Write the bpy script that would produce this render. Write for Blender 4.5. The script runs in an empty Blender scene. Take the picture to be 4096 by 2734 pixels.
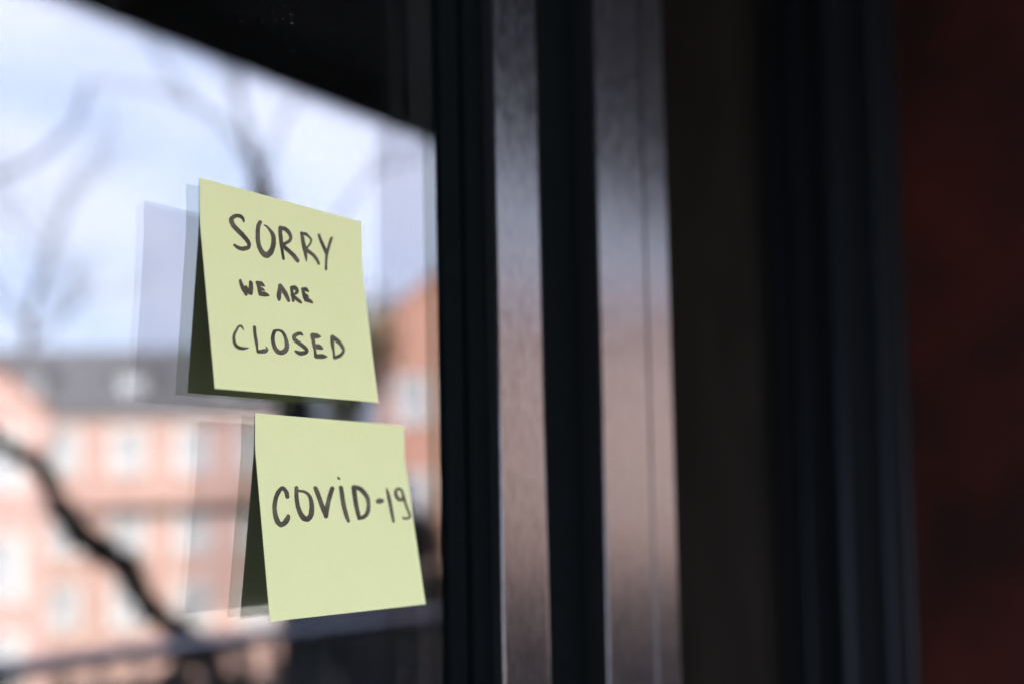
import bpy, bmesh, math, random
from mathutils import Vector, Matrix

SC = bpy.context.scene
COL = SC.collection
rad = math.radians

# ------------------------------------------------------------------ camera, sky, sun, exposure
EYE = 1.5                                     # lens height above the terrace
cam_data = bpy.data.cameras.new('camera')
cam = bpy.data.objects.new('camera', cam_data)
COL.objects.link(cam)
cam_r, cam_u, cam_f = Vector((0.63531, -0.77199, -0.02014)), Vector((-0.0273, -0.04852, 0.99845)), Vector((0.77177, 0.63378, 0.05191))
m3 = Matrix((cam_r, cam_u, -cam_f)).transposed()
cam.matrix_world = Matrix.Translation((0, -0.30341, EYE)) @ m3.to_4x4()
cam_data.sensor_width = 36.0
cam_data.lens = 35.0
cam_data.shift_y = 0.11407
cam_data.clip_start = 0.02
cam_data.clip_end = 2000
cam_data.dof.use_dof = True
cam_data.dof.focus_distance = 0.369
cam_data.dof.aperture_fstop = 3.1
SC.camera = cam

SUN_ELEV, SUN_AZ = rad(30), math.atan2(-0.42, 0.90)      # azimuth measured from +Y towards +X
world = bpy.data.worlds.new('World')
SC.world = world
world.use_nodes = True
wn, wl = world.node_tree.nodes, world.node_tree.links
wn.clear()
w_out = wn.new('ShaderNodeOutputWorld')
w_bg = wn.new('ShaderNodeBackground')
w_sky = wn.new('ShaderNodeTexSky')
w_sky.sky_type = 'NISHITA'
w_sky.sun_disc = False
w_sky.sun_elevation = SUN_ELEV
w_sky.sun_rotation = SUN_AZ
w_sky.air_density = 1.0
w_sky.dust_density = 1.5
# thin, uneven high cloud over the blue
w_tc = wn.new('ShaderNodeTexCoord')
w_map = wn.new('ShaderNodeMapping')
w_map.inputs['Scale'].default_value = (1.6, 1.6, 4.0)
w_noise = wn.new('ShaderNodeTexNoise')
w_noise.inputs['Scale'].default_value = 3.2
w_noise.inputs['Detail'].default_value = 5
w_ramp = wn.new('ShaderNodeMapRange')
w_ramp.inputs['From Min'].default_value = 0.30
w_ramp.inputs['From Max'].default_value = 0.62
w_ramp.inputs['To Min'].default_value = 0.80
w_ramp.inputs['To Max'].default_value = 0.97
w_mix = wn.new('ShaderNodeMix')
w_mix.data_type = 'RGBA'
w_cloud = wn.new('ShaderNodeMix')
w_cloud.data_type = 'RGBA'
w_cloud.inputs['A'].default_value = (4.9, 5.4, 7.5, 1)
w_cloud.inputs['B'].default_value = (5.75, 6.0, 7.6, 1)
w_c = wn.new('ShaderNodeMapRange')
w_c.inputs['From Min'].default_value = 0.36
w_c.inputs['From Max'].default_value = 0.60
wl.new(w_noise.outputs['Fac'], w_c.inputs['Value'])
wl.new(w_c.outputs['Result'], w_cloud.inputs['Factor'])
wl.new(w_cloud.outputs['Result'], w_mix.inputs['B'])
wl.new(w_tc.outputs['Generated'], w_map.inputs['Vector'])
wl.new(w_map.outputs['Vector'], w_noise.inputs['Vector'])
wl.new(w_noise.outputs['Fac'], w_ramp.inputs['Value'])
wl.new(w_ramp.outputs['Result'], w_mix.inputs['Factor'])
wl.new(w_sky.outputs['Color'], w_mix.inputs['A'])
wl.new(w_mix.outputs['Result'], w_bg.inputs['Color'])
w_bg.inputs['Strength'].default_value = 0.12
wl.new(w_bg.outputs['Background'], w_out.inputs['Surface'])

sun_data = bpy.data.lights.new('sun', 'SUN')
sun_data.energy = 5.0
sun_data.angle = rad(0.5)
sun_data.color = (1.0, 0.94, 0.86)
sun = bpy.data.objects.new('sun', sun_data)
COL.objects.link(sun)
sdir = Vector((math.sin(SUN_AZ) * math.cos(SUN_ELEV), math.cos(SUN_AZ) * math.cos(SUN_ELEV), math.sin(SUN_ELEV)))
sun.rotation_euler = sdir.to_track_quat('Z', 'Y').to_euler()
sun.location = (0, 20, 30)

SC.view_settings.view_transform = 'Standard'
SC.view_settings.look = 'None'
SC.view_settings.gamma = 1.0
SC.view_settings.use_curve_mapping = False
SC.view_settings.exposure = 1.99
SC.cycles.use_denoising = True
SC.cycles.max_bounces = 14
SC.cycles.glossy_bounces = 10
SC.cycles.transparent_max_bounces = 24


# ------------------------------------------------------------------ helpers
def obj(name, me, mat=None, parent=None):
    o = bpy.data.objects.new(name, me)
    COL.objects.link(o)
    if mat is not None:
        mats = mat if isinstance(mat, (list, tuple)) else [mat]
        if not me.materials:
            for m in mats:
                me.materials.append(m)
    if parent is not None:
        o.parent = parent
    return o


def empty(name, loc=(0, 0, 0), rz=0.0):
    o = bpy.data.objects.new(name, None)
    o.empty_display_size = 0.1
    COL.objects.link(o)
    o.location = loc
    o.rotation_euler = (0, 0, rz)
    return o


def tag(o, label=None, cat=None, group=None, kind=None):
    if label: o['label'] = label
    if cat: o['category'] = cat
    if group: o['group'] = group
    if kind: o['kind'] = kind
    return o


class MB:
    """collects vertices and faces for one mesh"""
    def __init__(self):
        self.v, self.f, self.mi, self.sm = [], [], [], []

    def face(self, idx, mi=0, sm=False):
        self.f.append(tuple(idx)); self.mi.append(mi); self.sm.append(sm)

    def quad(self, a, b, c, d, mi=0):
        n = len(self.v)
        self.v += [tuple(a), tuple(b), tuple(c), tuple(d)]
        self.face((n, n + 1, n + 2, n + 3), mi)

    def box(self, a, b, mi=0):
        x0, y0, z0 = a; x1, y1, z1 = b
        n = len(self.v)
        self.v += [(x0, y0, z0), (x1, y0, z0), (x1, y1, z0), (x0, y1, z0), (x0, y0, z1), (x1, y0, z1), (x1, y1, z1), (x0, y1, z1)]
        for q in ((3, 2, 1, 0), (4, 5, 6, 7), (0, 1, 5, 4), (1, 2, 6, 5), (2, 3, 7, 6), (3, 0, 4, 7)):
            self.face([n + i for i in q], mi)
        return self

    def prism(self, pts, z0, z1, mi=0, smooth=False, side=False):
        """closed polygon (x, y) pulled along z; only the short rounding facets are smoothed; long faces along y take material slot 1 when side is set"""
        n, k = len(self.v), len(pts)
        self.v += [(x, y, z0) for x, y in pts] + [(x, y, z1) for x, y in pts]
        for i in range(k):
            j = (i + 1) % k
            ln = math.dist(pts[i], pts[j])
            self.face((n + i, n + j, n + k + j, n + k + i), 1 if side and ln > 0.003 and abs(pts[i][0] - pts[j][0]) < 1e-5 else mi, smooth and ln < 0.003)
        self.face([n + i for i in reversed(range(k))], mi)
        self.face([n + k + i for i in range(k)], mi)
        return self

    def prism_x(self, pts, x0, x1, mi=0):
        """closed polygon (y, z) pulled along x"""
        n, k = len(self.v), len(pts)
        self.v += [(x0, y, z) for y, z in pts] + [(x1, y, z) for y, z in pts]
        for i in range(k):
            j = (i + 1) % k
            self.face((n + i, n + j, n + k + j, n + k + i), mi)
        self.face([n + i for i in reversed(range(k))], mi)
        self.face([n + k + i for i in range(k)], mi)
        return self

    def tube(self, pts, radii, sides=7, mi=0):
        pts = [Vector(p) for p in pts]
        n0 = len(self.v)
        ref = Vector((0.31, 0.2, 0.93))
        for i, p in enumerate(pts):
            t = (pts[min(i + 1, len(pts) - 1)] - pts[max(i - 1, 0)]).normalized()
            a = t.cross(ref)
            if a.length < 1e-3: a = t.cross(Vector((1, 0, 0)))
            a.normalize(); b = t.cross(a)
            for s in range(sides):
                an = 2 * math.pi * s / sides
                self.v.append(tuple(p + (a * math.cos(an) + b * math.sin(an)) * radii[i]))
        for i in range(len(pts) - 1):
            for s in range(sides):
                q = (s + 1) % sides
                self.face((n0 + i * sides + s, n0 + i * sides + q, n0 + (i + 1) * sides + q, n0 + (i + 1) * sides + s), mi, True)
        self.face([n0 + s for s in range(sides)], mi)
        self.face([n0 + (len(pts) - 1) * sides + s for s in range(sides)], mi)
        return self

    def mesh(self, name):
        me = bpy.data.meshes.new(name)
        me.from_pydata(self.v, [], self.f)
        me.polygons.foreach_set('material_index', self.mi)
        me.polygons.foreach_set('use_smooth', self.sm)
        bm = bmesh.new(); bm.from_mesh(me)
        bmesh.ops.recalc_face_normals(bm, faces=bm.faces)
        bm.to_mesh(me); bm.free()
        me.update()
        return me

    def build(self, name, mat=None, parent=None):
        return obj(name, self.mesh(name), mat, parent)


def fillet(pts, radii, seg=6):
    """round the corners of a closed polygon"""
    out, k = [], len(pts)
    for i, p in enumerate(pts):
        r = radii[i]
        p = Vector(p)
        if r <= 0:
            out.append(tuple(p)); continue
        a = (Vector(pts[i - 1]) - p).normalized(); b = (Vector(pts[(i + 1) % k]) - p).normalized()
        half = a.angle(b) / 2
        d = r / math.tan(half)
        c = p + (a + b).normalized() * (r / math.sin(half))
        s, e = p + a * d - c, p + b * d - c
        tot = s.angle(e); sg = 1 if s.x * e.y - s.y * e.x > 0 else -1
        for j in range(seg + 1):
            an = sg * tot * j / seg
            out.append((c.x + s.x * math.cos(an) - s.y * math.sin(an), c.y + s.x * math.sin(an) + s.y * math.cos(an)))
    return out


def material(name, col, rough=0.6, metal=0.0, ior=1.45, var=0.0, scale=8.0, stretch=(1, 1, 1), bump=0.0, col2=None, rvar=0.0, detail=4, spec=0.5, bdist=0.01, svar=0.0, tint=None):
    m = bpy.data.materials.new(name)
    m.use_nodes = True
    n, l = m.node_tree.nodes, m.node_tree.links
    b = n['Principled BSDF']
    b.inputs['Base Color'].default_value = (*col, 1)
    b.inputs['Roughness'].default_value = rough
    b.inputs['Metallic'].default_value = metal
    b.inputs['IOR'].default_value = ior
    b.inputs['Specular IOR Level'].default_value = spec
    if tint:
        b.inputs['Specular Tint'].default_value = (*tint, 1)
    if var or bump or col2 or rvar:
        tc = n.new('ShaderNodeTexCoord'); mp = n.new('ShaderNodeMapping'); nz = n.new('ShaderNodeTexNoise')
        mp.inputs['Scale'].default_value = stretch
        nz.inputs['Scale'].default_value = scale; nz.inputs['Detail'].default_value = detail
        l.new(tc.outputs['Object'], mp.inputs['Vector']); l.new(mp.outputs['Vector'], nz.inputs['Vector'])
        if var or col2:
            c2 = col2 or tuple(c * (1 + var) for c in col)
            c1 = col if col2 else tuple(c * (1 - var) for c in col)
            rp = n.new('ShaderNodeValToRGB')
            rp.color_ramp.elements[0].position, rp.color_ramp.elements[1].position = 0.35, 0.68
            rp.color_ramp.elements[0].color = (*c1, 1); rp.color_ramp.elements[1].color = (*c2, 1)
            l.new(nz.outputs['Fac'], rp.inputs['Fac']); l.new(rp.outputs['Color'], b.inputs['Base Color'])
        if rvar:
            mr = n.new('ShaderNodeMapRange')
            mr.inputs['From Min'].default_value, mr.inputs['From Max'].default_value = 0.3, 0.7
            mr.inputs['To Min'].default_value, mr.inputs['To Max'].default_value = rough - rvar, rough + rvar
            l.new(nz.outputs['Fac'], mr.inputs['Value']); l.new(mr.outputs['Result'], b.inputs['Roughness'])
        if svar:
            ms = n.new('ShaderNodeMapRange')
            ms.inputs['From Min'].default_value, ms.inputs['From Max'].default_value = 0.32, 0.68
            ms.inputs['To Min'].default_value, ms.inputs['To Max'].default_value = spec * (1 - svar), spec * (1 + svar)
            l.new(nz.outputs['Fac'], ms.inputs['Value']); l.new(ms.outputs['Result'], b.inputs['Specular IOR Level'])
        if bump:
            bp = n.new('ShaderNodeBump')
            bp.inputs['Strength'].default_value = bump; bp.inputs['Distance'].default_value = bdist
            l.new(nz.outputs['Fac'], bp.inputs['Height']); l.new(bp.outputs['Normal'], b.inputs['Normal'])
    return m


def glass_face(name, r0, tint, dust=False, gloss=(1, 1, 1)):
    """one face of a glazing sheet: Schlick mirror over a clear tinted body"""
    m = bpy.data.materials.new(name)
    m.use_nodes = True
    n, l = m.node_tree.nodes, m.node_tree.links
    n.clear()
    out = n.new('ShaderNodeOutputMaterial'); mix = n.new('ShaderNodeMixShader')
    tr = n.new('ShaderNodeBsdfTransparent'); gl = n.new('ShaderNodeBsdfGlossy')
    tr.inputs['Color'].default_value = (*tint, 1)
    gl.inputs['Color'].default_value = (*gloss, 1); gl.inputs['Roughness'].default_value = 0.0
    lw = n.new('ShaderNodeLayerWeight'); lw.inputs['Blend'].default_value = 0.5
    pw = n.new('ShaderNodeMath'); pw.operation = 'POWER'; pw.inputs[1].default_value = 5.0
    ma = n.new('ShaderNodeMath'); ma.operation = 'MULTIPLY_ADD'; ma.inputs[1].default_value = 1 - r0; ma.inputs[2].default_value = r0
    l.new(lw.outputs['Facing'], pw.inputs[0]); l.new(pw.outputs[0], ma.inputs[0])
    l.new(ma.outputs[0], mix.inputs['Fac']); l.new(tr.outputs[0], mix.inputs[1]); l.new(gl.outputs[0], mix.inputs[2])
    last = mix
    if dust:        # fine dust and a few specks lying on the outer face
        tc = n.new('ShaderNodeTexCoord'); nz = n.new('ShaderNodeTexNoise'); vo = n.new('ShaderNodeTexVoronoi')
        nz.inputs['Scale'].default_value = 26; nz.inputs['Detail'].default_value = 4
        vo.inputs['Scale'].default_value = 420; vo.inputs['Randomness'].default_value = 1
        l.new(tc.outputs['Object'], nz.inputs['Vector']); l.new(tc.outputs['Object'], vo.inputs['Vector'])
        lt = n.new('ShaderNodeMath'); lt.operation = 'LESS_THAN'; lt.inputs[1].default_value = 0.11
        l.new(vo.outputs['Distance'], lt.inputs[0])
        mr = n.new('ShaderNodeMapRange')
        mr.inputs['From Min'].default_value, mr.inputs['From Max'].default_value = 0.46, 0.75
        mr.inputs['To Min'].default_value, mr.inputs['To Max'].default_value = 0.0, 0.5
        l.new(nz.outputs['Fac'], mr.inputs['Value'])
        mu = n.new('ShaderNodeMath'); mu.operation = 'MULTIPLY'
        l.new(lt.outputs[0], mu.inputs[0]); l.new(mr.outputs['Result'], mu.inputs[1])
        df = n.new('ShaderNodeBsdfDiffuse'); df.inputs['Color'].default_value = (0.4, 0.4, 0.39, 1)
        m2 = n.new('ShaderNodeMixShader')
        l.new(mu.outputs[0], m2.inputs['Fac']); l.new(mix.outputs[0], m2.inputs[1]); l.new(df.outputs[0], m2.inputs[2])
        last = m2
    l.new(last.outputs[0], out.inputs['Surface'])
    return m


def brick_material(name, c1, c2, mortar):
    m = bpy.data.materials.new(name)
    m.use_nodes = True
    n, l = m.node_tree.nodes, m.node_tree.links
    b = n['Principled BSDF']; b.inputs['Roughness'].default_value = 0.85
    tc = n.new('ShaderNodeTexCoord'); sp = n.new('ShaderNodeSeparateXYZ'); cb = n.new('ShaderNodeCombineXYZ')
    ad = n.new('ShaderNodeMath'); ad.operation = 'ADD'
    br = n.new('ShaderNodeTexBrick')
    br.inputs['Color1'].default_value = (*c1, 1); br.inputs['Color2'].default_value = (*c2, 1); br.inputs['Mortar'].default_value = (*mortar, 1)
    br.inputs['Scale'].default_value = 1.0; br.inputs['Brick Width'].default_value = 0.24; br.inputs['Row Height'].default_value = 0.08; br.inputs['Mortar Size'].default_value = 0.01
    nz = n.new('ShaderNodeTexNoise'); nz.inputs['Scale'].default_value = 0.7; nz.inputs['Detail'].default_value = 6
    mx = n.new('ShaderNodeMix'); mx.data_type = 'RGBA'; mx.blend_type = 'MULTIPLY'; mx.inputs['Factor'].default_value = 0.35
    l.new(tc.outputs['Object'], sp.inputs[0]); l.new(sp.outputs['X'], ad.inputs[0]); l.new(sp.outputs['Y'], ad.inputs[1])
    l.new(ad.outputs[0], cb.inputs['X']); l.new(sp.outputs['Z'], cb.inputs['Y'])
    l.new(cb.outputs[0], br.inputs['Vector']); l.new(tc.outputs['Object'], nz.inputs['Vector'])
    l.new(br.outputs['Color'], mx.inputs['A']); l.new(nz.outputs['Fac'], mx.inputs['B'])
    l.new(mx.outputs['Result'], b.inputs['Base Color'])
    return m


M = {}
M['paving'] = material('stone_paving', (0.16, 0.155, 0.15), 0.85, var=0.25, scale=5, bump=0.2)
M['asphalt'] = material('asphalt', (0.05, 0.05, 0.052), 0.9, var=0.2, scale=20)
M['pavement'] = material('kerb_concrete', (0.3, 0.29, 0.28), 0.9, var=0.15, scale=3)
M['render'] = material('dark_render', (0.045, 0.043, 0.042), 0.9, var=0.2, scale=6, bump=0.3)
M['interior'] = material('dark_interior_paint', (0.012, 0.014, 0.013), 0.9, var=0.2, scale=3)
M['satin'] = material('satin_dark_metal_paint', (0.012, 0.0135, 0.015), 0.23, ior=2.0, var=0.15, scale=620, stretch=(1, 1, 0.27), bump=0.02, bdist=0.0004, rvar=0.035, detail=2, svar=0.27, tint=(0.93, 0.97, 0.96))
M['black_metal'] = material('black_powder_coat', (0.007, 0.009, 0.0105), 0.5, ior=1.4, var=0.2, scale=300, bump=0.05, bdist=0.0005)
M['rib_metal'] = material('black_rib_coat', (0.006, 0.0085, 0.0105), 0.48, ior=1.33, tint=(0.8, 0.95, 1.0))
M['rubber'] = material('black_rubber', (0.0022, 0.0042, 0.0046), 0.9, var=0.2, scale=200, spec=0.06)
M['spacer'] = material('spacer_bar_metal', (0.02, 0.022, 0.022), 0.5)
M['panel'] = material('dark_brown_panel', (0.036, 0.032, 0.024), 0.7, var=0.2, scale=30, stretch=(1, 1, 0.2), spec=0.2)
M['redstone'] = material('dark_red_stone', (0.018, 0.0058, 0.0042), 0.85, col2=(0.052, 0.0105, 0.0055), scale=9, bump=0.3, detail=6, spec=0.2)
M['awning'] = material('black_awning_canvas', (0.07, 0.067, 0.07), 0.95, var=0.15, scale=60, spec=0.1)
M['railpaint'] = material('slate_rail_paint', (0.11, 0.125, 0.19), 0.4, var=0.2, scale=15)
M['bark_dark'] = material('near_black_bark', (0.014, 0.012, 0.011), 0.95, var=0.4, scale=14, stretch=(1, 1, 0.3), bump=0.5)  # plain near-black bark tone with random mottling
M['bark_pale'] = material('grey_bark', (0.085, 0.075, 0.062), 0.9, var=0.35, scale=10, stretch=(1, 1, 0.3), bump=0.5)
M['ivy'] = material('olive_ivy_leaf', (0.13, 0.105, 0.025), 0.7, var=0.4, scale=3)
M['needle'] = material('evergreen_leaf', (0.011, 0.017, 0.010), 0.8, var=0.5, scale=3)
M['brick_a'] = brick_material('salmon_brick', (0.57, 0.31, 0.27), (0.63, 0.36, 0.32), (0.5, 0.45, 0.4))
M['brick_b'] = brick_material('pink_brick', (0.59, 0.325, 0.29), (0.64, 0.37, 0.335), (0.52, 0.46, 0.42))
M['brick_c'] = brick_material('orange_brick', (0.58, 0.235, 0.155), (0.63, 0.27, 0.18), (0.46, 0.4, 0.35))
M['trim'] = material('white_window_paint', (0.62, 0.6, 0.6), 0.6, var=0.05, scale=4)
M['cornice'] = material('cream_stone_trim', (0.62, 0.57, 0.5), 0.8, var=0.1, scale=3)
M['string'] = material('dark_fascia', (0.05, 0.045, 0.045), 0.7, var=0.2, scale=3)
M['slate'] = material('grey_roof_slate', (0.12, 0.115, 0.125), 0.75, var=0.25, scale=3, stretch=(1, 1, 3))
M['tile'] = material('red_roof_tile', (0.26, 0.1, 0.06), 0.8, var=0.25, scale=3)
M['pane_far'] = material('far_window_glass', (0.36, 0.37, 0.4), 0.1, ior=1.5, var=0.5, scale=1.3)


def paper_material():
    m = bpy.data.materials.new('pale_yellow_green_paper')
    m.use_nodes = True
    n, l = m.node_tree.nodes, m.node_tree.links
    b = n['Principled BSDF']
    b.inputs['Roughness'].default_value = 0.75; b.inputs['Specular IOR Level'].default_value = 0.25
    tc = n.new('ShaderNodeTexCoord')
    n1 = n.new('ShaderNodeTexNoise'); n1.inputs['Scale'].default_value = 900; n1.inputs['Detail'].default_value = 3
    n2 = n.new('ShaderNodeTexNoise'); n2.inputs['Scale'].default_value = 45; n2.inputs['Detail'].default_value = 5
    l.new(tc.outputs['Object'], n1.inputs['Vector']); l.new(tc.outputs['Object'], n2.inputs['Vector'])
    mx = n.new('ShaderNodeMix'); mx.data_type = 'FLOAT'; mx.inputs['Factor'].default_value = 0.5
    l.new(n1.outputs['Fac'], mx.inputs['A']); l.new(n2.outputs['Fac'], mx.inputs['B'])
    rp = n.new('ShaderNodeValToRGB')
    rp.color_ramp.elements[0].position, rp.color_ramp.elements[1].position = 0.3, 0.7
    rp.color_ramp.elements[0].color = (0.69, 0.795, 0.39, 1); rp.color_ramp.elements[1].color = (0.725, 0.832, 0.42, 1)
    l.new(mx.outputs['Result'], rp.inputs['Fac']); l.new(rp.outputs['Color'], b.inputs['Base Color'])
    bp = n.new('ShaderNodeBump'); bp.inputs['Strength'].default_value = 0.12; bp.inputs['Distance'].default_value = 0.0003
    l.new(n1.outputs['Fac'], bp.inputs['Height']); l.new(bp.outputs['Normal'], b.inputs['Normal'])
    return m


def ink_material():
    m = bpy.data.materials.new('black_felt_pen_ink')
    m.use_nodes = True
    n, l = m.node_tree.nodes, m.node_tree.links
    b = n['Principled BSDF']
    b.inputs['Roughness'].default_value = 0.6; b.inputs['Specular IOR Level'].default_value = 0.2
    tc = n.new('ShaderNodeTexCoord')
    n1 = n.new('ShaderNodeTexNoise'); n1.inputs['Scale'].default_value = 130; n1.inputs['Detail'].default_value = 3
    n2 = n.new('ShaderNodeTexNoise'); n2.inputs['Scale'].default_value = 1500; n2.inputs['Detail'].default_value = 2
    l.new(tc.outputs['Object'], n1.inputs['Vector']); l.new(tc.outputs['Object'], n2.inputs['Vector'])
    mx = n.new('ShaderNodeMix'); mx.data_type = 'FLOAT'; mx.inputs['Factor'].default_value = 0.3
    l.new(n1.outputs['Fac'], mx.inputs['A']); l.new(n2.outputs['Fac'], mx.inputs['B'])
    rp = n.new('ShaderNodeValToRGB')
    rp.color_ramp.elements[0].position, rp.color_ramp.elements[1].position = 0.3, 0.72
    rp.color_ramp.elements[0].color = (0.026, 0.025, 0.017, 1); rp.color_ramp.elements[1].color = (0.14, 0.14, 0.09, 1)
    l.new(mx.outputs['Result'], rp.inputs['Fac']); l.new(rp.outputs['Color'], b.inputs['Base Color'])
    return m


M['paper'] = paper_material()
M['ink'] = ink_material()

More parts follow.
